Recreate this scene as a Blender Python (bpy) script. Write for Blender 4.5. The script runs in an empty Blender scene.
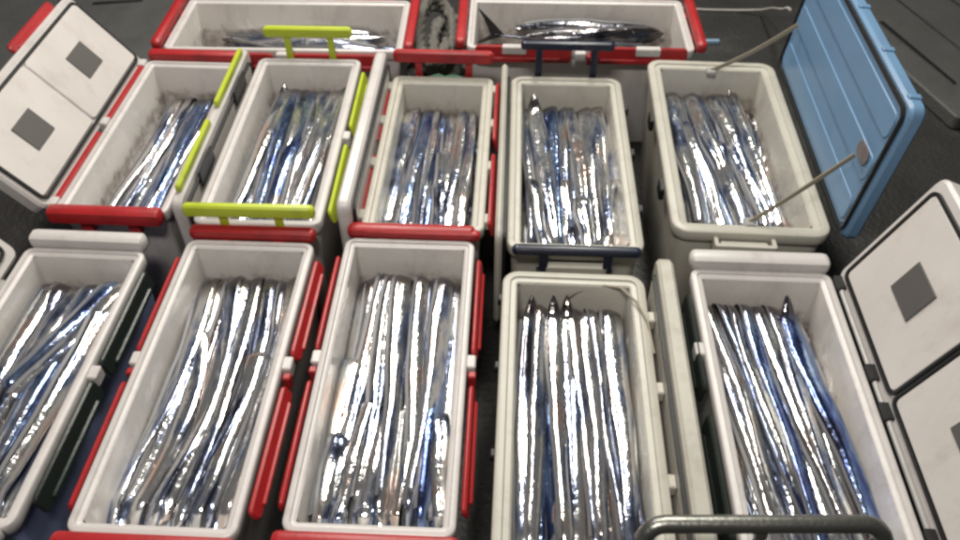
import bpy, math, random
from mathutils import Vector, Matrix, noise
R = math.radians
sc = bpy.context.scene
COL = sc.collection

# ------------------------------------------------------------------ camera, light, exposure
cam_d = bpy.data.cameras.new('camera'); cam = bpy.data.objects.new('camera', cam_d); COL.objects.link(cam)
cam.location = (0, 0, 1.80); cam.rotation_euler = (R(90 - 46), 0, 0)
cam_d.sensor_width = 36; cam_d.lens = 30.0; cam_d.clip_start = 0.02; cam_d.clip_end = 200
cam_d.dof.use_dof = True; cam_d.dof.focus_distance = 1.75; cam_d.dof.aperture_fstop = 4.0
sc.camera = cam
w = bpy.data.worlds.new('World'); sc.world = w; w.use_nodes = True
bg = w.node_tree.nodes['Background']; bg.inputs[0].default_value = (0.7, 0.78, 1.0, 1); bg.inputs[1].default_value = 0.03
def area(name, loc, target, sx, sy, power, col):
    d = bpy.data.lights.new(name, 'AREA'); d.shape = 'RECTANGLE'; d.size = sx; d.size_y = sy; d.energy = power; d.color = col
    o = bpy.data.objects.new(name, d); COL.objects.link(o); o.location = loc
    o.rotation_euler = (Vector(target) - Vector(loc)).to_track_quat('-Z', 'Y').to_euler()
    return o
area('deck_lamp', (-0.75, 3.2, 3.0), (-0.60, 1.8, 0.4), 0.26, 2.0, 72, (1.0, 0.92, 0.85))
area('deck_lamp', (0.60, 3.2, 3.0), (0.50, 1.8, 0.4), 0.26, 2.0, 72, (1.0, 0.98, 0.88))
area('deck_lamp', (-0.30, -0.1, 3.2), (0.0, 1.4, 0.4), 0.8, 0.26, 58, (1.0, 0.95, 0.88))
sc.view_settings.view_transform = 'Standard'; sc.view_settings.look = 'None'
sc.view_settings.gamma = 1.0; sc.view_settings.exposure = 0.04
sc.cycles.pixel_filter_type = 'GAUSSIAN'; sc.cycles.filter_width = 3.2

# ------------------------------------------------------------------ materials
def mat(name, col, rough=0.4, metal=0.0, var=0.12, vscale=6.0, bump=0.05, bscale=120, dirt=None, dirt_amt=0.0, dscale=4.0, coat=0.0):
    m = bpy.data.materials.new(name); m.use_nodes = True
    nt = m.node_tree; b = nt.nodes['Principled BSDF']; L = nt.links.new
    tc = nt.nodes.new('ShaderNodeTexCoord')
    n1 = nt.nodes.new('ShaderNodeTexNoise'); n1.inputs['Scale'].default_value = vscale; n1.inputs['Detail'].default_value = 6
    L(tc.outputs['Object'], n1.inputs['Vector'])
    mx = nt.nodes.new('ShaderNodeMix'); mx.data_type = 'RGBA'
    mx.inputs[6].default_value = tuple(c * (1 - var) for c in col) + (1,)
    mx.inputs[7].default_value = tuple(min(1, c * (1 + var)) for c in col) + (1,)
    L(n1.outputs['Fac'], mx.inputs[0]); out = mx.outputs[2]
    if dirt:
        n2 = nt.nodes.new('ShaderNodeTexNoise'); n2.inputs['Scale'].default_value = dscale; n2.inputs['Detail'].default_value = 9; n2.inputs['Roughness'].default_value = 0.7
        mp = nt.nodes.new('ShaderNodeMapping'); mp.inputs['Scale'].default_value = (1, 1, 0.4); L(tc.outputs['Object'], mp.inputs[0]); L(mp.outputs[0], n2.inputs['Vector'])
        cr = nt.nodes.new('ShaderNodeValToRGB'); cr.color_ramp.elements[0].position = 0.52; cr.color_ramp.elements[1].position = 0.78
        cr.color_ramp.elements[0].color = (0, 0, 0, 1); cr.color_ramp.elements[1].color = (dirt_amt,) * 3 + (1,)
        L(n2.outputs['Fac'], cr.inputs[0])
        m2 = nt.nodes.new('ShaderNodeMix'); m2.data_type = 'RGBA'; L(cr.outputs[0], m2.inputs[0]); L(out, m2.inputs[6]); m2.inputs[7].default_value = dirt + (1,)
        out = m2.outputs[2]
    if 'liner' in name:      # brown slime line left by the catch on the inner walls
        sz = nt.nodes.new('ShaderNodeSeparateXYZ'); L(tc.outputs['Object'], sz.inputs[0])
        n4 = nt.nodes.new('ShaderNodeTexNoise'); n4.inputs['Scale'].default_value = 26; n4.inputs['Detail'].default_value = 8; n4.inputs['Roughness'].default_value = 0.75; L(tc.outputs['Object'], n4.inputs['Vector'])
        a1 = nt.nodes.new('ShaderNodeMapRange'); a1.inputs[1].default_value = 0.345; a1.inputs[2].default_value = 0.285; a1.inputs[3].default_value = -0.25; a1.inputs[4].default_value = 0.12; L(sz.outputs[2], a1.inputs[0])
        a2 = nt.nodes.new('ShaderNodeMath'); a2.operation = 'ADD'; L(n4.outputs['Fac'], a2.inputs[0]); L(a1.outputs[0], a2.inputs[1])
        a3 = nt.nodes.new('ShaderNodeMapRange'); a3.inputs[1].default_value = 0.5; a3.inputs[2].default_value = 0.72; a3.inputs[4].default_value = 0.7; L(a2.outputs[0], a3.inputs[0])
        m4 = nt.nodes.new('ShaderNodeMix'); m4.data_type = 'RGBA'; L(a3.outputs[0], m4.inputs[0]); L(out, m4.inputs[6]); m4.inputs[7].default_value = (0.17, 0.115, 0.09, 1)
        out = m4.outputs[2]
    L(out, b.inputs['Base Color'])
    mr = nt.nodes.new('ShaderNodeMapRange'); mr.inputs[3].default_value = max(0.02, rough - 0.1); mr.inputs[4].default_value = min(1, rough + 0.1)
    L(n1.outputs['Fac'], mr.inputs[0]); L(mr.outputs[0], b.inputs['Roughness'])
    b.inputs['Metallic'].default_value = metal; b.inputs['Coat Weight'].default_value = coat; b.inputs['Coat Roughness'].default_value = 0.15
    if bump:
        n3 = nt.nodes.new('ShaderNodeTexNoise'); n3.inputs['Scale'].default_value = bscale; n3.inputs['Detail'].default_value = 4
        L(tc.outputs['Object'], n3.inputs['Vector'])
        bp = nt.nodes.new('ShaderNodeBump'); bp.inputs['Strength'].default_value = bump; bp.inputs['Distance'].default_value = 0.01
        L(n3.outputs['Fac'], bp.inputs['Height']); L(bp.outputs[0], b.inputs['Normal'])
    return m
GRIME = (0.20, 0.15, 0.11)
M = dict(
    white=mat('white_plastic', (0.52, 0.495, 0.48), 0.34, dirt=GRIME, dirt_amt=0.38, dscale=16),
    liner=mat('white_liner_plastic', (0.70, 0.665, 0.625), 0.26, dirt=GRIME, dirt_amt=0.36, dscale=12),
    lidpanel=mat('lid_panel_plastic', (0.56, 0.53, 0.505), 0.34, dirt=GRIME, dirt_amt=0.3, dscale=14),
    beige=mat('beige_plastic', (0.42, 0.405, 0.35), 0.38, dirt=GRIME, dirt_amt=0.42, dscale=16),
    beige_liner=mat('beige_liner_plastic', (0.58, 0.555, 0.495), 0.28, dirt=GRIME, dirt_amt=0.42, dscale=12),
    red=mat('red_plastic', (0.34, 0.016, 0.018), 0.38, dirt=(0.08, 0.01, 0.01), dirt_amt=0.6, dscale=12),
    lime=mat('lime_plastic', (0.42, 0.50, 0.03), 0.4, dirt=(0.12, 0.14, 0.02), dirt_amt=0.5, dscale=12),
    navy=mat('navy_plastic', (0.008, 0.012, 0.03), 0.35),
    black=mat('black_rubber', (0.010, 0.010, 0.010), 0.5),
    darklatch=mat('black_green_plastic', (0.014, 0.020, 0.017), 0.32),
    slate=mat('slate_blue_plastic', (0.27, 0.32, 0.55), 0.38, dirt=(0.06, 0.06, 0.09), dirt_amt=0.5),
    bluelid=mat('blue_plastic', (0.135, 0.25, 0.40), 0.36, dirt=(0.10, 0.16, 0.27), dirt_amt=0.5, dscale=6),
    plate=mat('grey_plate', (0.085, 0.080, 0.076), 0.6),
    steel=mat('grey_steel', (0.22, 0.22, 0.20), 0.35, metal=0.85, bump=0.1),
    chrome=mat('hinge_plastic', (0.34, 0.335, 0.32), 0.35, metal=0.15),
    stay=mat('brown_strap', (0.26, 0.23, 0.17), 0.5),
    deck=mat('dark_deck', (0.030, 0.029, 0.027), 0.5, var=0.5, vscale=3, bump=0.5, bscale=60, dirt=(0.10, 0.10, 0.095), dirt_amt=0.5, dscale=3),
    mat_grey=mat('grey_deck_panel', (0.075, 0.076, 0.073), 0.6, var=0.25, bump=0.35, bscale=90, dirt=(0.05, 0.05, 0.045), dirt_amt=0.7, dscale=8),
    rope=mat('rope_fibre', (0.125, 0.12, 0.105), 0.85, var=0.4, vscale=30, bump=0.6, bscale=300),
    cord=mat('pale_cord', (0.40, 0.39, 0.36), 0.7, bump=0.3, bscale=300),
    palebar=mat('pale_blue_plastic', (0.22, 0.34, 0.45), 0.4),
    green=mat('green_fabric', (0.012, 0.075, 0.035), 0.7, var=0.4, bump=0.4, bscale=200),
    eye=mat('fish_eye', (0.006, 0.006, 0.008), 0.12, bump=0),
    eyering=mat('fish_eye_ring', (0.50, 0.48, 0.42), 0.25, metal=0.6, bump=0),
    rust=mat('rust_stain', (0.15, 0.125, 0.12), 0.7, var=0.4, vscale=40),
)
def fish_mat(name, silver, blue, dark, pink, metal=0.88, rough=(0.08, 0.19), back=0.65):
    m = bpy.data.materials.new(name); m.use_nodes = True
    nt = m.node_tree; b = nt.nodes['Principled BSDF']; L = nt.links.new
    uv = nt.nodes.new('ShaderNodeUVMap'); oi = nt.nodes.new('ShaderNodeObjectInfo'); tc = nt.nodes.new('ShaderNodeTexCoord')
    off = nt.nodes.new('ShaderNodeMath'); off.operation = 'MULTIPLY'; off.inputs[1].default_value = 37.0; L(oi.outputs['Random'], off.inputs[0])
    mp = nt.nodes.new('ShaderNodeMapping'); mp.inputs['Scale'].default_value = (4.0, 2.6, 1); L(uv.outputs[0], mp.inputs[0])
    n = nt.nodes.new('ShaderNodeTexNoise'); n.noise_dimensions = '4D'; n.inputs['Scale'].default_value = 1.0; n.inputs['Detail'].default_value = 5; n.inputs['Roughness'].default_value = 0.6
    L(mp.outputs[0], n.inputs['Vector']); L(off.outputs[0], n.inputs['W'])
    cr = nt.nodes.new('ShaderNodeValToRGB'); e = cr.color_ramp.elements
    e[0].position = 0.36; e[0].color = dark + (1,); e[1].position = 0.64; e[1].color = pink + (1,)
    a = cr.color_ramp.elements.new(0.44); a.color = blue + (1,)
    a = cr.color_ramp.elements.new(0.50); a.color = silver + (1,)
    a = cr.color_ramp.elements.new(0.56); a.color = silver + (1,)
    L(n.outputs['Fac'], cr.inputs[0])
    # dorsal side (v near 0 or 1) is darker
    sx = nt.nodes.new('ShaderNodeSeparateXYZ'); L(uv.outputs[0], sx.inputs[0])
    c = nt.nodes.new('ShaderNodeMath'); c.operation = 'MULTIPLY'; c.inputs[1].default_value = 2 * math.pi; L(sx.outputs[1], c.inputs[0])
    co = nt.nodes.new('ShaderNodeMath'); co.operation = 'COSINE'; L(c.outputs[0], co.inputs[0])
    mr = nt.nodes.new('ShaderNodeMapRange'); mr.inputs[1].default_value = 0.55; mr.inputs[2].default_value = 1.0; mr.inputs[3].default_value = 0; mr.inputs[4].default_value = back
    L(co.outputs[0], mr.inputs[0])
    # head is darker, greyer
    mh = nt.nodes.new('ShaderNodeMapRange'); mh.inputs[1].default_value = 0.18; mh.inputs[2].default_value = 0.25; mh.inputs[3].default_value = 0.9; mh.inputs[4].default_value = 0
    L(sx.outputs[0], mh.inputs[0])
    mm = nt.nodes.new('ShaderNodeMath'); mm.operation = 'MAXIMUM'; L(mr.outputs[0], mm.inputs[0]); L(mh.outputs[0], mm.inputs[1])
    mx = nt.nodes.new('ShaderNodeMix'); mx.data_type = 'RGBA'; L(mm.outputs[0], mx.inputs[0]); L(cr.outputs[0], mx.inputs[6]); mx.inputs[7].default_value = (0.11, 0.095, 0.092, 1)
    L(mx.outputs[2], b.inputs['Base Color']); b.inputs['Metallic'].default_value = metal
    n2 = nt.nodes.new('ShaderNodeTexNoise'); n2.noise_dimensions = '4D'; n2.inputs['Scale'].default_value = 75; n2.inputs['Detail'].default_value = 3
    L(tc.outputs['Object'], n2.inputs['Vector']); L(off.outputs[0], n2.inputs['W'])
    rr = nt.nodes.new('ShaderNodeMapRange'); rr.inputs[1].default_value = 0.3; rr.inputs[2].default_value = 0.7; rr.inputs[3].default_value = rough[0]; rr.inputs[4].default_value = rough[1]
    L(n2.outputs['Fac'], rr.inputs[0]); L(rr.outputs[0], b.inputs['Roughness'])
    mp2 = nt.nodes.new('ShaderNodeMapping'); mp2.inputs['Scale'].default_value = (14.0, 5.0, 1); L(uv.outputs[0], mp2.inputs[0])
    n3 = nt.nodes.new('ShaderNodeTexNoise'); n3.noise_dimensions = '4D'; n3.inputs['Scale'].default_value = 1; n3.inputs['Detail'].default_value = 3
    L(mp2.outputs[0], n3.inputs['Vector']); L(off.outputs[0], n3.inputs['W'])
    bp = nt.nodes.new('ShaderNodeBump'); bp.inputs['Strength'].default_value = 0.32; bp.inputs['Distance'].default_value = 0.005
    L(n3.outputs['Fac'], bp.inputs['Height'])
    b2 = nt.nodes.new('ShaderNodeBump'); b2.inputs['Strength'].default_value = 0.32; b2.inputs['Distance'].default_value = 0.003
    L(n2.outputs['Fac'], b2.inputs['Height']); L(bp.outputs[0], b2.inputs['Normal']); L(b2.outputs[0], b.inputs['Normal'])
    b.inputs['Coat Weight'].default_value = 0.25; b.inputs['Coat Roughness'].default_value = 0.1
    return m
M['fish'] = fish_mat('silver_fish_skin', (0.70, 0.705, 0.70), (0.26, 0.32, 0.48), (0.08, 0.08, 0.10), (0.78, 0.58, 0.50))
M['fishblue'] = fish_mat('blue_fish_skin', (0.26, 0.35, 0.54), (0.08, 0.13, 0.34), (0.06, 0.075, 0.15), (0.6, 0.60, 0.66), back=0.35)
M['fishdark'] = fish_mat('dark_fish_skin', (0.13, 0.125, 0.135), (0.06, 0.065, 0.085), (0.015, 0.015, 0.018), (0.26, 0.24, 0.24), back=0.9)
M['fin'] = mat('fish_fin', (0.13, 0.13, 0.14), 0.45, metal=0.2, bump=0)
M['darkfin'] = mat('dark_fish_fin', (0.012, 0.012, 0.014), 0.4, bump=0)

# ------------------------------------------------------------------ mesh helpers
class MB:
    def __init__(s): s.v = []; s.f = []; s.uv = None
    def add(s, vs, fs):
        o = len(s.v); s.v += [tuple(v) for v in vs]; s.f += [tuple(i + o for i in f) for f in fs]; return s
    def loft(s, rings, cap0=False, cap1=False, closed=True):
        n = len(rings[0]); vs = [p for r in rings for p in r]; fs = []
        for i in range(len(rings) - 1):
            for j in range(n if closed else n - 1):
                k = (j + 1) % n
                fs.append((i * n + j, i * n + k, (i + 1) * n + k, (i + 1) * n + j))
        if cap0: fs.append(tuple(reversed(range(n))))
        if cap1: fs.append(tuple((len(rings) - 1) * n + j for j in range(n)))
        return s.add(vs, fs)
    def slab(s, cx, cy, w, l, z0, z1, r=0.01, c=0.003, tf=None):
        """rounded-rectangle slab with chamfered edges; tf maps local points"""
        c = min(c, abs(z1 - z0) * 0.45)
        rings = []
        for (i, z) in ((c, z0), (0, z0 + c), (0, z1 - c), (c, z1)):
            rings.append([(cx + x, cy + y, z) for x, y in rr(w - 2 * i, l - 2 * i, max(r - i, 0.001))])
        if tf: rings = [[tf(p) for p in q] for q in rings]
        return s.loft(rings, True, True)
    def frame(s, cx, cy, w, l, z0, z1, t, r=0.02, tf=None):
        rings = [[(cx + x, cy + y, z) for x, y in rr(w - 2 * i, l - 2 * i, max(r - i, 0.002))] for i, z in ((0, z0), (0, z1), (t, z1), (t, z0), (0, z0))]
        if tf: rings = [[tf(p) for p in q] for q in rings]
        return s.loft(rings)
    def tube(s, pts, rad, n=8, caps=True):
        pts = [Vector(p) for p in pts]; rings = []
        ref = Vector((0, 0, 1))
        for i, p in enumerate(pts):
            t = (pts[min(i + 1, len(pts) - 1)] - pts[max(i - 1, 0)]).normalized()
            if abs(t.dot(ref)) > 0.95: a = t.cross(Vector((1, 0, 0))).normalized()
            else: a = t.cross(ref).normalized()
            b = a.cross(t)
            rad_i = rad[i] if isinstance(rad, (list, tuple)) else rad
            rings.append([p + (a * math.cos(2 * math.pi * k / n) + b * math.sin(2 * math.pi * k / n)) * rad_i for k in range(n)])
        return s.loft(rings, caps, caps)
    def build(s, name, material, parent=None, smooth=35, loc=None):
        me = bpy.data.meshes.new(name); me.from_pydata(s.v, [], s.f)
        if s.uv:
            ul = me.uv_layers.new(name='UVMap')
            for lp in me.loops: ul.data[lp.index].uv = s.uv[lp.vertex_index]
        import bmesh
        bm = bmesh.new(); bm.from_mesh(me); bmesh.ops.recalc_face_normals(bm, faces=bm.faces); bm.to_mesh(me); bm.free()
        me.shade_smooth(); me.set_sharp_from_angle(angle=R(smooth))
        me.materials.append(M[material] if isinstance(material, str) else material)
        o = bpy.data.objects.new(name, me); COL.objects.link(o)
        if parent: o.parent = parent
        if loc: o.location = loc
        return o
def rr(w, l, r, n=5):
    """rounded rectangle outline, n points per corner"""
    r = min(r, w / 2 - 1e-4, l / 2 - 1e-4); pts = []
    for (sx, sy, a0) in ((1, 1, 0), (-1, 1, 90), (-1, -1, 180), (1, -1, 270)):
        for k in range(n):
            a = R(a0 + 90 * k / (n - 1))
            pts.append((sx * (w / 2 - r) + r * math.cos(a), sy * (l / 2 - r) + r * math.sin(a)))
    return pts
def tag(o, label=None, cat=None, group=None, kind=None):
    for k, v in (('label', label), ('category', cat), ('group', group), ('kind', kind)):
        if v: o[k] = v
    return o
def empty(name, loc, rz=0):
    o = bpy.data.objects.new(name, None); COL.objects.link(o); o.location = loc; o.rotation_euler = (0, 0, R(rz)); o.empty_display_size = 0.05
    return o

# ------------------------------------------------------------------ deck
ZR = 0.40
d = MB().add([(-30, -30, 0), (30, -30, 0), (30, 40, 0), (-30, 40, 0)], [(0, 1, 2, 3)]).build('deck', 'deck'); tag(d, kind='structure')

# ------------------------------------------------------------------ coolers
class Cooler: pass
def lathe_handle(mb, x0, x1, y, z, ry, rz, n=10):
    """flat rounded grip bar along x"""
    xs = [(-1, 0.25), (-0.985, 0.7), (-0.95, 0.95), (-0.9, 1)] ; prof = xs + [(-t, k) for t, k in reversed(xs)]
    rings = []
    for t, k in prof:
        x = (x0 + x1) / 2 + t * (x1 - x0) / 2
        bow = (1 - t * t) * 0.004
        rings.append([(x, y + math.copysign(abs(math.cos(a)) ** 0.6, math.cos(a)) * ry * k, z + bow + math.copysign(abs(math.sin(a)) ** 0.6, math.sin(a)) * rz * k) for a in [2 * math.pi * j / n for j in range(n)]])
    mb.loft(rings, True, True)
def cooler(name, label, cx, cy, rot, W, L, shell='white', rim='white', liner='liner', wall=0.025, rad=0.026, zr=ZR, group='fishing coolers packed together on the deck'):
    c = Cooler(); c.root = empty(name, (cx, cy, 0), rot); tag(c.root, label, 'cooler', group)
    c.W, c.L, c.zr, c.wall, c.rot, c.cx, c.cy = W, L, zr, wall, rot, cx, cy
    ring = lambda inset, z, r: [(x, y, z) for x, y in rr(W - 2 * inset, L - 2 * inset, max(r - inset, 0.004), 6)]
    MB().loft([ring(0.035, 0.0, rad + .03), ring(0.026, 0.012, rad + .03), ring(0.012, zr - 0.06, rad), ring(0.012, zr - 0.034, rad)], True).build('body', shell, c.root)
    k = 0.004
    MB().loft([ring(0.011, zr - 0.034, rad), ring(0.002, zr - 0.032, rad), ring(0, zr - 0.028, rad), ring(0, zr - k, rad), ring(k * .4, zr - k * .4, rad), ring(k, zr, rad),
               ring(wall * .5, zr, rad), ring(wall * .5 + .003, zr - .005, rad), ring(wall - .004, zr - .006, rad), ring(wall, zr - .010, rad)]).build('rim', rim, c.root)
    MB().loft([ring(wall, zr - .010, rad + .01), ring(wall + .004, zr - .10, rad + .012), ring(wall + .016, .07, rad + .02), ring(wall + .03, .055, rad + .02)], False, True).build('liner', liner, c.root)
    return c
def handle(c, end, m, raised=False, arms=0.42, grip=0.9, thick=0.013, tall=0.017, lift=None, lean=0.0):
    """carry handle at the far (+1) or near (-1) end"""
    mb = MB(); hw = c.W * grip / 2; y = end * (c.L / 2 + 0.016)
    if raised:
        zb = c.zr + (lift or 0.075); yb = y - end * lean
        lathe_handle(mb, -hw, hw, yb, zb, thick, tall)
        for s in (-1, 1):
            xa = s * c.W * arms / 2
            rings = []
            for t in (0, 0.5, 1):
                yy = y + (yb - y) * t; zz = c.zr - 0.07 + (zb - 0.005 - c.zr + 0.07) * t
                rings.append([(xa + dx, yy + dy, zz) for dx, dy in rr(0.022, 0.010, 0.003, 3)])
            mb.loft(rings, True, True)
        # pivot boss on the end wall
        for s in (-1, 1): mb.slab(s * c.W * arms / 2, end * (c.L / 2 + 0.007), 0.032, 0.016, c.zr - 0.095, c.zr - 0.055, 0.004)
    else:
        lathe_handle(mb, -hw, hw, y + end * .004, c.zr + 0.006, thick + .003, tall + .003)
        for s in (-1, 1): mb.slab(s * c.W * arms / 2, end * (c.L / 2 + 0.012), 0.03, 0.026, c.zr - 0.06, c.zr - 0.004, 0.004)
    return mb.build('handle', m, c.root)
def latch(c, side, y0, y1, m, flare=35, height=0.062, parent=None, off=0.006, zoff=-0.006):
    """long flip latch hanging from the rim, flared outwards"""
    a = R(flare); mb = MB()
    def tf(p):   # local: x = down the latch, z = thickness
        X, Y, Z = p
        return (side * (c.W / 2 + off + X * math.sin(a) + Z * math.cos(a)), Y, c.zr + zoff - X * math.cos(a) + Z * math.sin(a))
    mb.slab(height / 2, (y0 + y1) / 2, height, y1 - y0, 0.0, 0.011, 0.014, 0.004, tf)
    mb.slab(height * .8, (y0 + y1) / 2, height * .3, (y1 - y0) * .8, 0.009, 0.017, 0.008, 0.004, tf)
    return mb.build('latch', m, parent or c.root)
def hinge_block(c, side, y, m='white', pin='red'):
    b = MB().slab(side * (c.W / 2 + 0.008), y, 0.022, 0.036, c.zr - 0.04, c.zr - 0.006, 0.005).build('hinge_block', m, c.root)
    if pin: MB().slab(side * (c.W / 2 + 0.012), y - 0.030, 0.018, 0.018, c.zr - 0.05, c.zr - 0.014, 0.004).build('pin', pin, b)
def lid(c, side, theta, hx, hz, width, thick=0.045, m='white', panel='lidpanel', panels=2, plates=True, latch_m=None, length=None, hinge_m=None, inset=0.03, plate=(0.085, 0.102), whole=False):
    a = R(theta); Lh = (length or c.L) ; Wd = width
    def tf(p):
        X, Y, Z = p   # X away from the hinge, Z out of the inner face
        return (side * (hx + X * math.cos(a) - Z * math.sin(a)), Y, hz + X * math.sin(a) + Z * math.cos(a))
    mb = MB(); mb.slab(Wd / 2, 0, Wd, Lh, -thick, 0, 0.028, 0.007, tf)
    l = mb.build('lid', m, c.root)
    if panels:
        pl = (Lh - 2 * inset - (panels - 1) * 0.006) / panels
        for i in range(panels):
            y = -Lh / 2 + inset + pl / 2 + i * (pl + 0.006)
            if not whole: MB().frame(Wd / 2, y, Wd - 2 * inset + .002, pl + .002, -0.002, 0.009, 0.007, 0.02, tf).build('gasket', 'black', l)
            p = MB().slab(Wd / 2, y, Wd - 2 * inset - 0.014, pl - (0.014 if not whole else -.002), -0.002, 0.007, 0.014, 0.003, tf).build('panel', panel, l)
            if plates: MB().slab(Wd / 2, y, plate[0], plate[1], 0.004, 0.0105, 0.002, 0.001, tf).build('plate', 'plate', l)
    if whole: MB().frame(Wd / 2, 0, Wd - 2 * inset + .006, Lh - 2 * inset + .010, -0.002, 0.009, 0.007, 0.02, tf).build('gasket', 'black', l)
    if latch_m:
        for s in (-1, 1):
            q = MB(); y = s * Lh * .24
            q.slab(Wd + 0.012, y, 0.03, Lh * .36, -thick * .75, -thick * .75 + 0.014, 0.012, 0.004, tf)
            q.slab(Wd + 0.004, y, 0.018, Lh * .30, -thick * .75, -thick * .35, 0.006, 0.003, tf)
            q.build('latch', latch_m, l)
    return l, tf

# front row --------------------------------------------------------
F1 = cooler('cooler', 'white cooler with slate-blue outer shell and black latches, lid folded open', -1.003, 1.060, -3.2, 0.306, 0.735, shell='slate')
handle(F1, 1, 'white', grip=.96, tall=.02, thick=.018); handle(F1, -1, 'white', grip=.96, tall=.02)
for s in (-1, 1): latch(F1, 1, s * .165 - .145, s * .165 + .145, 'darklatch', 14, .052)
hinge_block(F1, 1, 0, pin=None)
lF1, tf = lid(F1, -1, 55, .175, ZR - .02, .31)
for s in (-1, 1):
    MB().slab(-F1.W / 2 - .008, s * .2, .022, .10, ZR - .03, ZR + .004, .006).build('hinge', 'chrome', F1.root)
F2 = cooler('cooler', 'lidless white cooler with red latches, standing beside the slate-blue-shelled cooler', -0.594, 1.063, -2.6, 0.322, 0.785)
F3 = cooler('cooler', 'lidless white cooler with red latches, between another red-latched cooler and a plain beige cooler', -0.192, 1.067, -2.4, 0.326, 0.790)
for c in (F2, F3):
    handle(c, 1, 'red', grip=1.0, tall=.014, thick=.014); handle(c, -1, 'red', grip=1.06, tall=.014, thick=.013)
    for sd in (-1, 1):
        for s in (-1, 1): latch(c, sd, s * .19 - .15, s * .19 + .15, 'red', (26 if c is F2 else 10) if sd > 0 else 4, .036)
        hinge_block(c, sd, 0.02)
F4 = cooler('cooler', 'plain beige cooler with rounded rim and no end handle, its beige lid upright alongside', 0.206, 0.962, -3.0, 0.340, 0.765, 'beige', 'beige', 'beige_liner', wall=.036, rad=.04)
for s in (-.22, .0, .2):
    MB().slab(-F4.W / 2 - .004, s + .1, .012, .02, ZR - .03, ZR - .006, .003).build('catch', 'black', F4.root)
    MB().slab(F4.W / 2 + .006, s + .05, .016, .03, ZR - .03, ZR + .002, .003).build('hinge', 'beige', F4.root)
lid(F4, 1, 90, .192, ZR + .06 - .34, .34, thick=.038, m='beige', panel='beige_liner', panels=1, plates=False, length=.79)
F5 = cooler('cooler', 'white cooler with white end handle and a large two-panel lid open above dark hinges', 0.662, 0.968, -2.7, 0.338, 0.770, wall=.028)
handle(F5, 1, 'white', grip=1.0, tall=.02, thick=.02)
hinge_block(F5, -1, .14, pin=None)
for s in (-1, 1): latch(F5, -1, s * .17 - .14, s * .17 + .14, 'darklatch', 3, .06)
lF5, tf = lid(F5, 1, 68, .185, ZR - .005, .342, inset=.026, latch_m='white')
hb = MB().tube([(F5.W / 2 + .012, -.36, ZR), (F5.W / 2 + .012, .36, ZR)], .0065, 10).build('hinge', 'chrome', F5.root)
for y in (.345, .08, -.02, -.3): MB().slab(F5.W / 2 + .012, y, .022, .045, ZR - .03, ZR + .010, .004).build('hinge_clip', 'black', hb)
# second row -------------------------------------------------------
R1 = cooler('cooler', 'red-trimmed white cooler whose two-panel white lid leans open', -0.951, 1.930, -3.0, 0.302, 0.735)
handle(R1, 1, 'red', grip=1.0, tall=.016, thick=.016); handle(R1, -1, 'red', grip=1.0, tall=.02, thick=.018)
for s in (-1, 1): latch(R1, 1, s * .18 - .15, s * .18 + .15, 'red', 14, .06); MB().slab(-R1.W / 2 - .006, s * .18, .018, .30, ZR - .03, ZR + .006, .005).build('hinge', 'red', R1.root)
hinge_block(R1, 1, 0)
for s in (-.34, .02, .34): MB().slab(-R1.W / 2 - .012, s, .03, .035, ZR - .03, ZR + .010, .004).build('hinge_block', 'white', R1.root)
lid(R1, -1, 53, .163, ZR - .004, .285, latch_m='red', inset=.022, plate=(.082, .100), whole=True)
R2 = cooler('cooler', 'white cooler with lime-green carry handles and lime latches', -0.566, 1.914, -1.8, 0.334, 0.800, wall=.029)
handle(R2, 1, 'lime', True, arms=.42, grip=.86, lift=.085, tall=.018); handle(R2, -1, 'lime', True, arms=.42, grip=1.0, lift=.062, tall=.019, lean=.0)
for s in (-1, 1): latch(R2, 1, s * .19 - .15, s * .19 + .15, 'lime', 14, .05)
hinge_block(R2, 1, 0, pin=None)
l2, tf2 = lid(R2, -1, 90, .190, ZR + .05 - .33, .33, thick=.028, panels=1, plates=False, length=.76)
for s in (-1, 1):
    MB().slab(.340, s * .19, .026, .30, -.020, -.006, .010, .004, tf2).build('latch', 'lime', l2)
    MB().slab(.30, s * .19, .05, .12, .008, .016, .004, .002, tf2).build('catch', 'black', l2)
R3 = cooler('cooler', 'red-trimmed white cooler with raised red handle, its lid stood upright beside it', -0.132, 1.850, -2.7, 0.318, 0.715, rim='beige', liner='beige_liner', wall=.034)
handle(R3, 1, 'red', True, arms=.5, grip=1.0, lift=.06, tall=.021); handle(R3, -1, 'red', grip=.95, tall=.01, thick=.01)
for s in (-1, 1):
    latch(R3, 1, s * .18 - .15, s * .18 + .15, 'red', 12, .055, zoff=.004)
    MB().slab(-R3.W / 2 - .012, s * .18, .02, .29, ZR - .05, ZR - .01, .005).build('hinge', 'red', R3.root)
for y in (-.3, -.08, .12, .3):
    MB().slab(-R3.W / 2 - .008, y, .022, .035, ZR - .03, ZR + .002, .004).build('hinge_block', 'beige', R3.root)
    MB().slab(R3.W / 2 + .006, y, .016, .035, ZR - .03, ZR - .001, .004).build('hinge_block', 'beige', R3.root)
lid(R3, -1, 90, .176, ZR + .085 - .33, .33, thick=.034, m='white', panels=1, plates=False, length=.74)
R4 = cooler('cooler', 'beige cooler with raised navy-blue carry handles and upright beige lid', 0.255, 1.810, -2.4, 0.346, 0.790, 'beige', 'beige', 'beige_liner', wall=.036, rad=.04)
handle(R4, 1, 'navy', True, arms=.5, grip=.84, lift=.10, tall=.014); handle(R4, -1, 'navy', True, arms=.46, grip=.92, lift=.018, tall=.012, thick=.012)
MB().slab(0, -R4.L / 2 - .010, .17, .022, ZR - .10, ZR - .036, .006).build('bracket', 'beige', R4.root)
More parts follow.
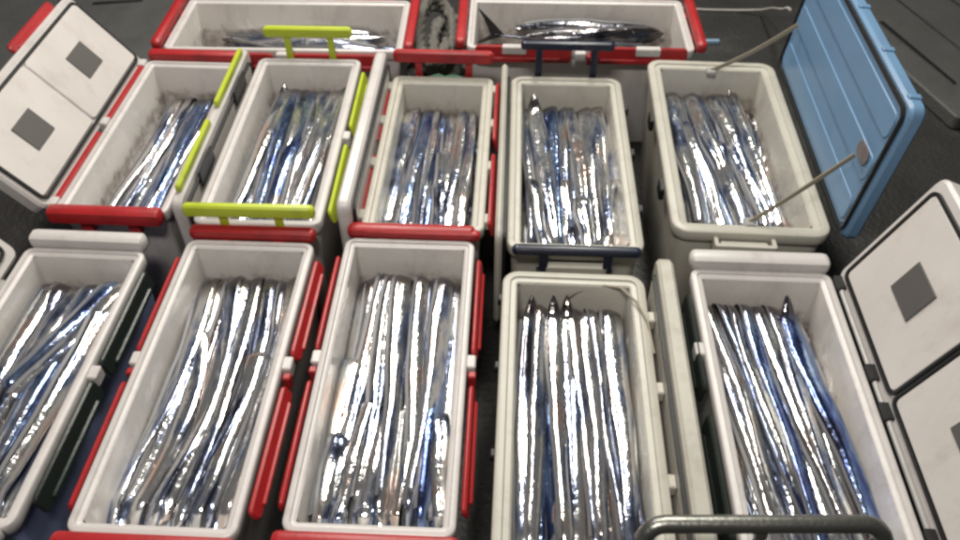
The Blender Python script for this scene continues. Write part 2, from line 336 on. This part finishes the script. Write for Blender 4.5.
for s in (-1, 1):
    for y in (-.22, .02, .24): MB().slab(s * (R4.W / 2 + .005), y, .014, .028, ZR - .03, ZR - .002, .003).build('catch', 'black', R4.root)
lid(R4, -1, 90, .184, ZR + .05 - .34, .34, thick=.018, m='beige', panel='beige_liner', panels=1, plates=False, length=.80)
R5 = cooler('cooler', 'wide beige cooler with a blue lid held open by two straps', 0.721, 1.888, -3.6, 0.405, 0.820, 'beige', 'beige', 'beige_liner', wall=.042, rad=.045)
br = MB().frame(-.02, -R5.L / 2 - .012, .155, .05, ZR - .055, ZR - .012, .010, .006).build('bracket', 'beige', R5.root)
MB().slab(-.02, -R5.L / 2 - .016, .12, .02, ZR - .05, ZR - .02, .005).build('clasp', 'beige', br)
for y in (-.2, .12): MB().slab(-R5.W / 2 - .005, y, .014, .05, ZR - .06, ZR - .02, .003).build('catch', 'black', R5.root)
l5, tf5 = lid(R5, 1, 86, .222, ZR - .01, .40, thick=.036, m='bluelid', panels=0, length=.83)
MB().frame(.2, 0, .375, .80, -.002, .009, .008, .03, tf5).build('gasket', 'black', l5)
MB().slab(.2, 0, .352, .778, -.002, .004, .03, .003, tf5).build('panel', 'bluelid', l5)
for X in (.075, .20, .325): MB().slab(X, 0, .07, .76, .003, .0075, .02, .004, tf5).build('rib', 'bluelid', l5)
for y in (-.36, -.16, .05, .26): MB().slab(.400, y, .009, .018, -.033, -.004, .003, .002, tf5).build('notch', 'bluelid', l5)
MB().slab(.215, -.325, .045, .07, .010, .0125, .022, .001, tf5).build('strap_pad', 'rust', l5)
def strap(c, p, q, sag=0.0):
    p, q = Vector(p), Vector(q); n = 9; rings = []
    up = Vector((0, 0, 1)); t = (q - p).normalized(); a = t.cross(up).normalized(); b = a.cross(t)
    for i in range(n):
        k = i / (n - 1); o = p.lerp(q, k) - up * sag * math.sin(math.pi * k)
        rings.append([o + a * x + b * y for x, y in rr(.004, .014, .0015, 3)])
    m = MB().loft(rings, True, True)
    e = m.build('strap', 'stay', c.root)
    MB().slab(p.x, p.y, .03, .03, p.z - .012, p.z + .004, .006).build('strap_clip', 'chrome', e)
strap(R5, (.00, .36, ZR - .004), (.212, .32, ZR + .185), .012)
strap(R5, (.00, -.36, ZR - .004), (.205, -.335, ZR + .205), .004)
# back row, turned sideways ---------------------------------------
TL = cooler('cooler', 'red-trimmed white cooler turned sideways behind the lime-handled cooler', -0.653, 2.540, 88.5, 0.35, 0.80)
TR = cooler('cooler', 'red-latched white cooler turned sideways, holding dark-tailed fish', 0.340, 2.545, 88, 0.35, 0.76)
for c in (TL, TR):
    handle(c, 1, 'red', grip=1.0, tall=.016, thick=.014); handle(c, -1, 'red', grip=1.0, tall=.016, thick=.014)
    for sd in (-1, 1):
        for s in (-1, 1): latch(c, sd, s * .19 - .16, s * .19 + .16, 'red', 6, .06, zoff=.016 if c is TR else -.006)
        hinge_block(c, sd, 0)
for s in (-1, 1): MB().slab(-TR.W / 2 - .016, s * .22, .022, .08, ZR - .01, ZR + .019, .004).build('catch', 'white', TR.root)

# ------------------------------------------------------------------ fish
def smooth(t): t = max(0, min(1, t)); return t * t * (3 - 2 * t)
def c2w(c, p):
    a = R(c.rot); x, y, z = p
    return Vector((c.cx + x * math.cos(a) - y * math.sin(a), c.cy + x * math.sin(a) + y * math.cos(a), z))
def sweep(path, hh, hb, roll, nseg=12, sharp=0.85):
    """body along path; hh half height (dorsal-ventral), hb half thickness; returns MB with uv, frames"""
    mb = MB(); rings = []; uv = []; fr = []; N = len(path)
    hint = (path[-1] - path[0]); hint.z = 0; hint = hint.normalized().cross(Vector((0, 0, 1)))
    for i, p in enumerate(path):
        t = (path[min(i + 1, N - 1)] - path[max(i - 1, 0)]).normalized()
        side = (hint - t * hint.dot(t)).normalized()
        up = side.cross(t).normalized()
        Mj = side * math.cos(roll[i]) + up * math.sin(roll[i]); mn = -side * math.sin(roll[i]) + up * math.cos(roll[i])
        fr.append((p, t, Mj, mn, hh[i], hb[i]))
        ring = []
        for k in range(nseg):
            a = 2 * math.pi * k / nseg; ca, sa = math.cos(a), math.sin(a)
            ring.append(p + Mj * hh[i] * ca + mn * hb[i] * math.copysign(abs(sa) ** sharp, sa))
            uv.append((i / (N - 1), k / nseg))
        rings.append(ring)
    mb.loft(rings, True, True); mb.uv = uv
    return mb, fr
NF = [0]
def ribbonfish(path, h, rollf, label, group, material='fish', head=True, fin=True, tail=0.35, rng=random, uoff=0.13):
    N = len(path); hh = []; hb = []
    ph = rng.uniform(0, 9)
    for i in range(N):
        s = i / (N - 1)
        hd = 0.10
        if s < hd: k = 0.10 + 0.80 * (s / hd) ** 0.75
        else: k = 0.90 + 0.10 * smooth((s - hd) / .12)
        k *= 1 - (1 - tail) * smooth((s - .35) / .65)
        if s > .97: k *= math.sqrt(max(0.02, 1 - ((s - .97) / .03) ** 2))
        k *= 1 + 0.05 * math.sin(s * 23 + ph) + 0.04 * noise.noise((s * 12, ph, 0))
        hh.append(h * k); hb.append(h * (0.35 + .05 * math.sin(ph + s * 9)) * (0.25 + .75 * k))
    roll = [rollf(i / (N - 1)) for i in range(N)]
    mid = path[N // 2].copy(); P = [p - mid for p in path]
    mb, fr = sweep(P, hh, hb, roll)
    mb.uv = [(uoff + (1 - uoff) * a, b) for a, b in mb.uv]
    o = mb.build('ribbonfish', material, None, 60, mid); tag(o, label, 'fish', group)
    if fin:
        vs = []; fs = []
        idx = range(int(N * .10), int(N * .93))
        for q, i in enumerate(idx):
            p, t, Mj, mn, a, b = fr[i]
            base = p + Mj * (a * .94); tip = p + Mj * (a + .007) + t * .004
            vs += [base + mn * .0008, tip, base - mn * .0008]
            if q: n = (q - 1) * 3; fs += [(n, n + 1, n + 4, n + 3), (n + 1, n + 2, n + 5, n + 4)]
        MB().add(vs, fs).build('dorsal_fin', 'fin', o, 60)
    if head:
        p, t, Mj, mn, a, b = fr[max(2, int(N * .055))]
        for s in (-1, 1):
            c = p + Mj * a * .30 + mn * s * b * .86; r = h * .17
            rings = [[c + (t * math.cos(2 * math.pi * k / 10) + Mj * math.sin(2 * math.pi * k / 10)) * r * q + mn * s * e for k in range(10)] for q, e in ((1, 0), (.9, .0015), (.6, .003), (.15, .0038))]
            MB().loft(rings, False, True).build('eye', 'eye', o, 80)
    NF[0] += 1
    return o
def pile(c, z, label, rnd, material='fish', drift=0.0):
    """lumpy mass of packed bodies below the top layer"""
    Wi = c.W - 2 * c.wall - .008; Li = c.L - 2 * c.wall - .008; nx, ny = 56, 60; vs = []; uv = []; fs = []
    sd = rnd.uniform(0, 50)
    for j in range(ny):
        for i in range(nx):
            u = i / (nx - 1); v = j / (ny - 1)
            x = (u - .5) * Wi; y = (.5 - v) * Li
            ph = (u - drift * v / Wi) * 11 + .5 * math.sin(v * 5 + sd) + .8 * noise.noise((u * 3, v * 3, sd))
            zz = z + .016 * abs(math.sin(ph * math.pi / 1.0)) ** .7 - .016 + .018 * noise.noise((u * 4, v * 5, sd + 9)) - .05 * (1 - smooth(v / .09)) - .02 * smooth((v - .95) / .05)
            edge = min(u, 1 - u)
            zz -= .012 * (1 - smooth(edge / .06))
            vs.append((x, y, zz)); uv.append((v, ph * .5))
    for j in range(ny - 1):
        for i in range(nx - 1): a = j * nx + i; fs.append((a, a + 1, a + nx + 1, a + nx))
    n0 = len(vs)   # skirt down to the liner floor
    loop = [i for i in range(nx)] + [j * nx + nx - 1 for j in range(1, ny)] + [(ny - 1) * nx + i for i in range(nx - 2, -1, -1)] + [j * nx for j in range(ny - 2, 0, -1)]
    for k in loop: x, y, zz = vs[k]; vs.append((x * .9, y * .95, .06)); uv.append(uv[k])
    for q in range(len(loop)): r = (q + 1) % len(loop); fs.append((loop[q], loop[r], n0 + r, n0 + q))
    mb = MB().add(vs, fs); mb.uv = uv
    o = mb.build('fish_pile', material, None, 70, (c.cx, c.cy, 0)); o.rotation_euler = (0, 0, R(c.rot))
    tag(o, label, 'fish', kind='stuff')
SHORT = {'slate-blue-shelled cooler': 'slate-blue-shelled cooler', 'lidless red-latched cooler beside the slate-blue one': 'slate-side lidless cooler', 'lidless red-latched cooler beside the beige one': 'beige-side lidless cooler',
    'plain beige cooler with rounded rim': 'plain beige cooler', 'white cooler with the two-panel lid above dark hinges': 'dark-hinged cooler', 'red-trimmed cooler with the leaning two-panel lid': 'red-trimmed lidded cooler',
    'lime-handled cooler': 'lime-handled cooler', 'red-trimmed cooler with the raised red handle': 'red-handled cooler', 'navy-handled beige cooler': 'navy-handled cooler', 'wide cooler with the blue lid': 'blue-lidded cooler'}
NEAR = {'slate-blue-shelled cooler': ('lid', 'black latches'), 'lidless red-latched cooler beside the slate-blue one': ('slate cooler', 'red cooler'), 'lidless red-latched cooler beside the beige one': ('red cooler', 'beige cooler'),
    'plain beige cooler with rounded rim': ('red cooler', 'upright lid'), 'white cooler with the two-panel lid above dark hinges': ('beige lid', 'hinges'), 'red-trimmed cooler with the leaning two-panel lid': ('lid', 'lime latches'),
    'lime-handled cooler': ('lid', 'red-handled cooler'), 'red-trimmed cooler with the raised red handle': ('upright lid', 'navy-handled cooler'), 'navy-handled beige cooler': ('upright lid', 'blue-lidded cooler'), 'wide cooler with the blue lid': ('navy-handled cooler', 'blue lid')}
def fill(c, seed, where, depth=.105, n=10, top=5, h=.027, drift=0.0, spread=0.0, bow=0.0, lean=26, cross=0.05, headup=.06, blue=0.12, x_lo=None, x_hi=None, tail=.62, fold=0):
    rnd = random.Random(seed)
    Wi = c.W - 2 * c.wall - .012; Li = c.L - 2 * c.wall - .01; z0 = c.zr - depth
    lo = -Wi / 2 + h * .55 if x_lo is None else x_lo; hi = Wi / 2 - h * .55 if x_hi is None else x_hi
    nb = NEAR[where]; grp = 'ribbonfish in the ' + where
    pile(c, z0 - .034, 'mass of silver ribbonfish under the top fish in the ' + where, rnd, drift=drift)
    def one(x0, x1, zz, v0, v1, bw, roll0, twist, hgt, up, label=None, material='fish', t=tail, drop=True, on_top=True):
        N = 46; pts = []; k = rnd.uniform(.7, 1.6); ph = rnd.uniform(0, 6.3); wob = rnd.uniform(.001, .004); az = rnd.uniform(.001, .004); pz = rnd.uniform(0, 6.3)
        dz0 = rnd.uniform(.028, .045) if drop and not up else 0; v0 = max(v0, .012 + (dz0 + hgt * .5) / Li); dn = rnd.uniform(.012, .04)
        for i in range(N):
            s = i / (N - 1); v = v0 + (v1 - v0) * s
            x = x0 + (x1 - x0) * s + bw * math.sin(math.pi * s) + wob * math.sin(2 * math.pi * k * s + ph)
            lim = Wi / 2 - hgt * .6 * (1 - .5 * s); x = max(-lim, min(lim, x))
            z = zz + az * math.sin(2 * math.pi * 1.3 * s + pz)
            if up: z += .035 * (1 - smooth(s / .08))
            z -= dn * smooth((s - .90) / .10)
            pts.append(Vector((x, (.5 - v) * Li, z)))
        if drop and not up:      # the head hangs down along the end wall, the neck bends over
            p0 = pts[0].copy(); dirx = (pts[3].x - pts[0].x) / max(1e-4, (pts[0].y - pts[3].y)); r = dz0
            lead = [Vector((p0.x - dirx * .01, p0.y + r, p0.z - r - .085 + .085 * q / 5)) for q in range(5)]
            lead += [Vector((p0.x - dirx * r * math.cos(a), p0.y + r * math.cos(a), p0.z - r + r * math.sin(a))) for a in [R(q) for q in (0, 18, 36, 54, 72)]]
            pts = lead + pts
        # even spacing along the body
        acc = [0]
        for q in range(1, len(pts)): acc.append(acc[-1] + (pts[q] - pts[q - 1]).length)
        ev = []; j = 0; N = 54
        for q in range(N):
            tgt = acc[-1] * q / (N - 1)
            while j < len(acc) - 2 and acc[j + 1] < tgt: j += 1
            ev.append(pts[j].lerp(pts[j + 1], min(1, (tgt - acc[j]) / max(1e-6, acc[j + 1] - acc[j]))))
        pts = [c2w(c, p) for p in ev]
        if not label:
            look = 'blue-backed ribbonfish' if material == 'fishblue' else ('broad silver ribbonfish' if hgt > h * 1.12 else ('slender silver ribbonfish' if hgt < h * .9 else 'silver ribbonfish'))
            xm = (x0 + x1) / 2
            place = ('toward the ' + nb[0]) if xm < -Wi * .22 else (('toward the ' + nb[1]) if xm > Wi * .22 else 'midway across')
            how = 'with snout raised' if up else ('folded short' if v1 - v0 < .85 else ('lying on top' if on_top else 'in the lower layer'))
            label = '%s %s %s in the %s' % (look, how, place, SHORT[where])
        rf = lambda s: R(roll0 + twist * (s - .5) + 6 * math.sin(5 * s + ph))
        return ribbonfish(pts, hgt, rf, label, grp, material, head=True, fin=True, tail=t, rng=rnd, uoff=0 if drop and not up and v0 < .2 else .13)
    sg = 1 if rnd.random() < .5 else -1
    for i in range(n):
        f = (i + .5) / n + rnd.uniform(-.25, .25) / n
        x0 = lo + (hi - lo) * f
        x1 = x0 + drift + spread * (f - .5) + rnd.uniform(-.012, .012)
        one(x0, x1, z0 + rnd.uniform(-.016, -.002), rnd.uniform(.012, .03), rnd.uniform(.95, .985), bow * rnd.uniform(.5, 1.3), sg * lean * rnd.uniform(.2, 1.2) + rnd.uniform(-16, 16), rnd.uniform(-18, 18), h * rnd.uniform(.8, 1.25), rnd.random() < headup * .5,
            material='fishblue' if rnd.random() < blue else 'fish', on_top=False)
    for i in range(top):
        f = (i + .5) / top + rnd.uniform(-.3, .3) / top
        x0 = lo + (hi - lo) * f
        x1 = x0 + drift + spread * (f - .5) + rnd.uniform(-cross, cross)
        a = rnd.choice([(0.012, .03, .94, .985)] * 6 + [(.28, .48, .96, .985)])
        one(x0, x1, z0 + rnd.uniform(.006, .016), rnd.uniform(a[0], a[1]), rnd.uniform(a[2], a[3]), bow * rnd.uniform(.3, 1.5), -sg * lean * .6 + rnd.uniform(-18, 18), rnd.uniform(-22, 22), h * rnd.uniform(.8, 1.25), rnd.random() < headup,
            material='fishblue' if rnd.random() < blue * 1.5 else 'fish')
    for i in range(fold):      # tail halves folded back over the near end
        x0 = lo + (hi - lo) * (i + .5 + rnd.uniform(-.3, .3)) / fold + drift * .7; a = rnd.uniform(.56, .76)
        one(x0, x0 + rnd.uniform(-.03, .03), z0 + rnd.uniform(.008, .018), a, rnd.uniform(.955, .985), 0, rnd.uniform(-25, 25), rnd.uniform(-30, 30), h * rnd.uniform(.75, 1.05), False, t=.6)
    return one, z0, grp
o1, z1, g1 = fill(F1, 11, 'slate-blue-shelled cooler', depth=.08, n=10, top=6, drift=-.03, bow=.008, cross=.03, h=.024, blue=.25)
o1(.07, -.06, z1 + .024, .06, .55, .006, 12, 10, .022, False, 'blue-backed ribbonfish lying slantwise on top in the slate-blue-shelled cooler', 'fishblue', .5)
o1(.095, -.03, z1 + .022, .08, .60, .006, 14, 10, .020, False, 'silver ribbonfish lying slantwise beside the blue-backed one in the slate-blue-shelled cooler', 'fish', .5)
fill(F2, 22, 'lidless red-latched cooler beside the slate-blue one', depth=.085, n=11, top=8, drift=-.02, bow=.028, cross=.025, h=.0235, spread=.02)
fill(F3, 33, 'lidless red-latched cooler beside the beige one', depth=.088, n=11, top=7, drift=.0, bow=.004, cross=.06, h=.0235, fold=5)
fill(F4, 44, 'plain beige cooler with rounded rim', depth=.065, n=11, top=8, drift=.025, spread=.04, cross=.04, h=.0245, headup=.1, x_hi=.10)
fill(F5, 55, 'white cooler with the two-panel lid above dark hinges', depth=.075, n=10, top=7, drift=.05, cross=.03, h=.0245, headup=.1, blue=.3, x_hi=.08)
fill(R1, 66, 'red-trimmed cooler with the leaning two-panel lid', depth=.115, n=10, top=7, drift=-.035, cross=.045, h=.019, x_lo=-.06)
fill(R2, 77, 'lime-handled cooler', depth=.085, n=10, top=7, drift=-.01, cross=.035, h=.022, blue=.15, x_lo=-.09)
fill(R3, 88, 'red-trimmed cooler with the raised red handle', depth=.09, n=10, top=6, drift=.0, cross=.03, h=.021, fold=3)
fill(R4, 99, 'navy-handled beige cooler', depth=.075, n=10, top=6, drift=.02, cross=.04, h=.025, headup=.1, fold=4)
fill(R5, 111, 'wide cooler with the blue lid', depth=.085, n=11, top=8, drift=.06, cross=.04, h=.025, blue=.15, x_hi=.08)

# sideways coolers: loose fish lying along them
def bigfish(path, h, label, group, roll=60, name='dark_fish', tail_up=0.075):
    N = len(path); hh = []; hb = []
    for i in range(N):
        s = i / (N - 1)
        k = (math.sin(math.pi * min(1, s / .62) / 2) ** .65 if s < .31 else None)
        k = (s / .3) ** .55 if s < .3 else 1 - .86 * smooth((s - .3) / .68)
        hh.append(max(.003, h * k)); hb.append(max(.003, h * .6 * k))
    mid = path[N // 2].copy(); P = [p - mid for p in path]
    mb, fr = sweep(P, hh, hb, [R(roll)] * N, 14, 1.0)
    o = mb.build(name, 'fishdark', None, 60, mid); tag(o, label, 'fish', group)
    p, t, Mj, mn, a, b = fr[-1]; up = Vector((0, 0, 1))
    for s, ln in ((1, 1.0), (-1, .8)):
        dirv = (t * .75 + (up * .9 + Mj * .3) * (1 if s > 0 else -.35) ).normalized()
        vs = []; q0 = p - t * .012
        wd = t
        for k in range(6):
            f = k / 5; c = q0 + dirv * tail_up * 1.5 * ln * f + t * .012 * f * f
            ww = .024 * (1 - f) + .002
            vs += [c - wd * ww + mn * .002, c + wd * ww, c - wd * ww - mn * .002]
        fs = []
        for k in range(5): n = k * 3; fs += [(n, n + 1, n + 4, n + 3), (n + 1, n + 2, n + 5, n + 4), (n + 2, n, n + 3, n + 5)]
        MB().add(vs, fs).build('tail_fin', 'darkfin', o, 50)
    p, t, Mj, mn, a, b = fr[int(N * .42)]
    vs = []; fs = []
    for k in range(8):
        pp, tt, MM, m2, aa, bb = fr[int(N * .38) + k]
        vs += [pp + MM * aa * .95, pp + MM * (aa + .02 * math.sin(math.pi * (k + .6) / 8)) + tt * .01]
        if k: fs.append((2 * k - 2, 2 * k - 1, 2 * k + 1, 2 * k))
    MB().add(vs, fs).build('dorsal_fin', 'darkfin', o, 50)
    p, t, Mj, mn, a, b = fr[max(2, int(N * .06))]
    for s in (-1, 1):
        c = p + Mj * a * .3 + mn * s * b * .88
        MB().loft([[c + (t * math.cos(2 * math.pi * k / 10) + Mj * math.sin(2 * math.pi * k / 10)) * .008 * q + mn * s * e for k in range(10)] for q, e in ((1, 0), (.8, .002), (.2, .004))], False, True).build('eye', 'eye', o, 80)
    return o
def lay(c, ya, yb, xa, xb, z, N=30, wob=.006, arch=.0, seed=0):
    r = random.Random(seed); ph = r.uniform(0, 6)
    return [c2w(c, (xa + (xb - xa) * s + wob * math.sin(6 * s + ph), ya + (yb - ya) * s, z + .006 * math.sin(5 * s + ph) + arch * math.sin(math.pi * s))) for s in [i / (N - 1) for i in range(N)]]
rn = random.Random(5)
gL = 'loose fish in the sideways cooler behind the lime-handled one'
pile(TL, .235, 'mass of grey fish at the bottom of the sideways cooler behind the lime-handled one', rn)
for i, (ya, yb, xa, xb) in enumerate([(-.33, .26, .05, .09), (-.34, .2, -.02, .04), (-.33, .3, -.08, -.03), (.30, -.2, .10, .0), (-.30, .30, .11, .115)]):
    ribbonfish(lay(TL, ya, yb, xa, xb, .262 + .012 * (i % 3), 40, .012, .008, i), .027, lambda s, i=i: R(30 + 15 * i % 40), 'silver grey ribbonfish lying along the sideways cooler behind the lime-handled one', gL, rng=rn)
gR = 'fish in the sideways red-latched cooler'
pile(TR, .225, 'mass of grey fish at the bottom of the sideways red-latched cooler', rn, 'fishdark')
bigfish(lay(TR, -.24, .29, .06, .05, .315, 34, .006, .0, 3), .030, 'slim dark fish with its black forked tail raised, in the sideways red-latched cooler', gR, 55)
for i, (ya, yb, xa, xb) in enumerate([(-.31, .15, -.06, .02), (-.31, .22, .115, .10), (-.30, .1, -.09, -.09), (-.32, .18, .085, .03), (-.30, .26, .02, .0)]):
    ribbonfish(lay(TR, ya, yb, xa, xb, (.30 if xa > .05 else .265) + .012 * (i % 2), 40, .012, .01, i + 9), .030, lambda s, i=i: R(25 + 12 * i), ('dark grey' if i % 2 else 'silver') + ' ribbonfish beside the black-tailed fish in the sideways red-latched cooler', gR, 'fishdark' if i % 2 else 'fish', rng=rn)

# ------------------------------------------------------------------ surroundings
def rope(path, r, name, material, label, cat, strands=3, pitch=.09, n=6):
    pts = [Vector(p) for p in path]; mb = MB(); acc = 0; fr = []
    for i, p in enumerate(pts):
        t = (pts[min(i + 1, len(pts) - 1)] - pts[max(i - 1, 0)]).normalized()
        a = t.cross(Vector((0, 0, 1))); a = a.normalized() if a.length > .1 else Vector((1, 0, 0)); b = a.cross(t)
        if i: acc += (p - pts[i - 1]).length
        fr.append((p, a, b, acc))
    for k in range(strands):
        sp = [p + (a * math.cos(2 * math.pi * (d / pitch + k / strands)) + b * math.sin(2 * math.pi * (d / pitch + k / strands))) * r * .5 for p, a, b, d in fr]
        mb.tube(sp, r * .56, n)
    o = mb.build(name, material, None, 70); tag(o, label, cat); return o
rn = random.Random(8); pts = []
turns = 11
for i in range(turns * 26):
    a = 2 * math.pi * i / 26; k = i / 26
    rx = .055 + .022 * math.sin(k * 2.1); ry = .19 + .05 * math.sin(k * 1.3 + 1)
    pts.append((-.148 + .018 * math.sin(k * 1.7) + rx * math.cos(a), 2.58 + .05 * math.sin(k * .9) + ry * math.sin(a), .03 + .030 * k + .014 * math.sin(2 * a + k)))
rope(pts, .024, 'rope_coil', 'rope', 'thick grey-green rope heaped between the two sideways coolers', 'rope')
# green sack stuffed behind the raised red handle
vs = []; rings = []
for j in range(9):
    z = .02 + .33 * j / 8; q = (.6 + .4 * math.sin(math.pi * (j + 1) / 10))
    rings.append([(-.115 + .095 * q * math.cos(2 * math.pi * k / 20) + .006 * noise.noise((k, j * .6, 1)), 2.272 + .034 * q * math.sin(2 * math.pi * k / 20) + .006 * noise.noise((k, j * .6, 5)), z + .012 * noise.noise((k * .7, j, 8))) for k in range(20)])
tag(MB().loft(rings, True, True).build('green_sack', 'green', None, 70), 'dark green bundle wedged behind the raised red handle', 'sack')
# grey deck panels with seams, behind the coolers on both sides
def panel(cx, cy, w, l, h, rz, name, label, cat, slots=()):
    e = empty(name, (cx, cy, 0), rz); tag(e, label, cat)
    MB().slab(0, 0, w, l, .002, h, .02, .006).build('cover', 'mat_grey', e)
    for (x, y, sw, sl) in slots: MB().slab(x, y, sw, sl, h - .002, h + .004, .008, .002).build('slot', 'black', e)
    return e
panel(2.02, 3.12, .80, 1.15, .06, 14, 'deck_hatch', 'grey plastic deck hatch with a black slot beyond the blue lid', 'hatch', [(-.27, -.13, .024, .50), (-.085, .0, .010, 1.12), (.15, .0, .010, 1.12)])
panel(-1.78, 3.30, 1.2, 1.6, .05, 8, 'deck_hatch', 'grey deck hatch with a black strap behind the leaning two-panel lid', 'hatch', [(.16, .04, .22, .022), (-.1, -.2, .012, 1.3)])
tag(MB().slab(.985, 3.09, .085, .018, .0, .02, .006).build('float_bar', 'palebar'), 'short pale blue bar lying on the deck beside the red-latched sideways cooler', 'bar')
# grey tubular steel rail in front of the coolers
rl = empty('steel_rail', (.44, .50, 0)); tag(rl, 'grey tubular steel rail with rounded corners standing over the beige cooler', 'rail')
def W2(p): return (p[0] - .44, p[1] - .50, p[2])
xl, xr, yb, zb = .255, .64, .585, .62
arc = []
for (x, sgn) in ((xl, -1), (xr, 1)):
    seg = [(x - sgn * .035 + sgn * .035 * math.sin(a), yb - (1 - math.cos(a)) * .02, zb - (1 - math.cos(a)) * .035) for a in [R(q) for q in (0, 18, 36, 54, 72, 90)]]
    leg = [(x, yb - .02 - .1 * k, zb - .035 - (zb - .035) * k) for k in (.15, .5, 1)]
    arc.append(seg + leg)
MB().tube([W2(p) for p in list(reversed(arc[0])) + arc[1]], .0145, 12).build('bar', 'steel', rl)
MB().tube([W2((.445, yb - .004, zb - .008)), W2((.445, yb - .06, .3)), W2((.445, yb - .12, 0))], .010, 10).build('post', 'steel', rl)
for x in (xl, .445, xr): MB().slab(x - .44, yb - .12 - .50, .07, .07, .0, .008, .01).build('foot_plate', 'steel', rl)
# pale cord from the blue lid across the deck
cp = [(.70, 3.36, .007), (.86, 3.40, .007), (1.02, 3.375, .007), (1.16, 3.37, .007), (1.26, 3.33, .03), (1.22, 3.1, .16), (1.12, 2.75, .34), (1.0, 2.42, .52), (.955, 2.29, .585)]
tag(MB().tube(cp, .005, 6).build('cord', 'cord', None, 70), 'thin pale cord tied to the blue lid', 'cord')

# thin brown line caught over the far corner of the plain beige cooler
hp = [(-.02, .335, ZR - .045), (.01, .345, ZR - .030), (.04, .352, ZR - .02), (.075, .350, ZR - .008), (.11, .335, ZR + .003), (.145, .29, ZR + .004), (.165, .23, ZR + .003), (.174, .15, ZR - .01)]
tag(MB().tube([c2w(F4, p) for p in hp], .0032, 6).build('fishing_line', 'stay', None, 70), 'thin brown line caught over the rim of the plain beige cooler', 'line')
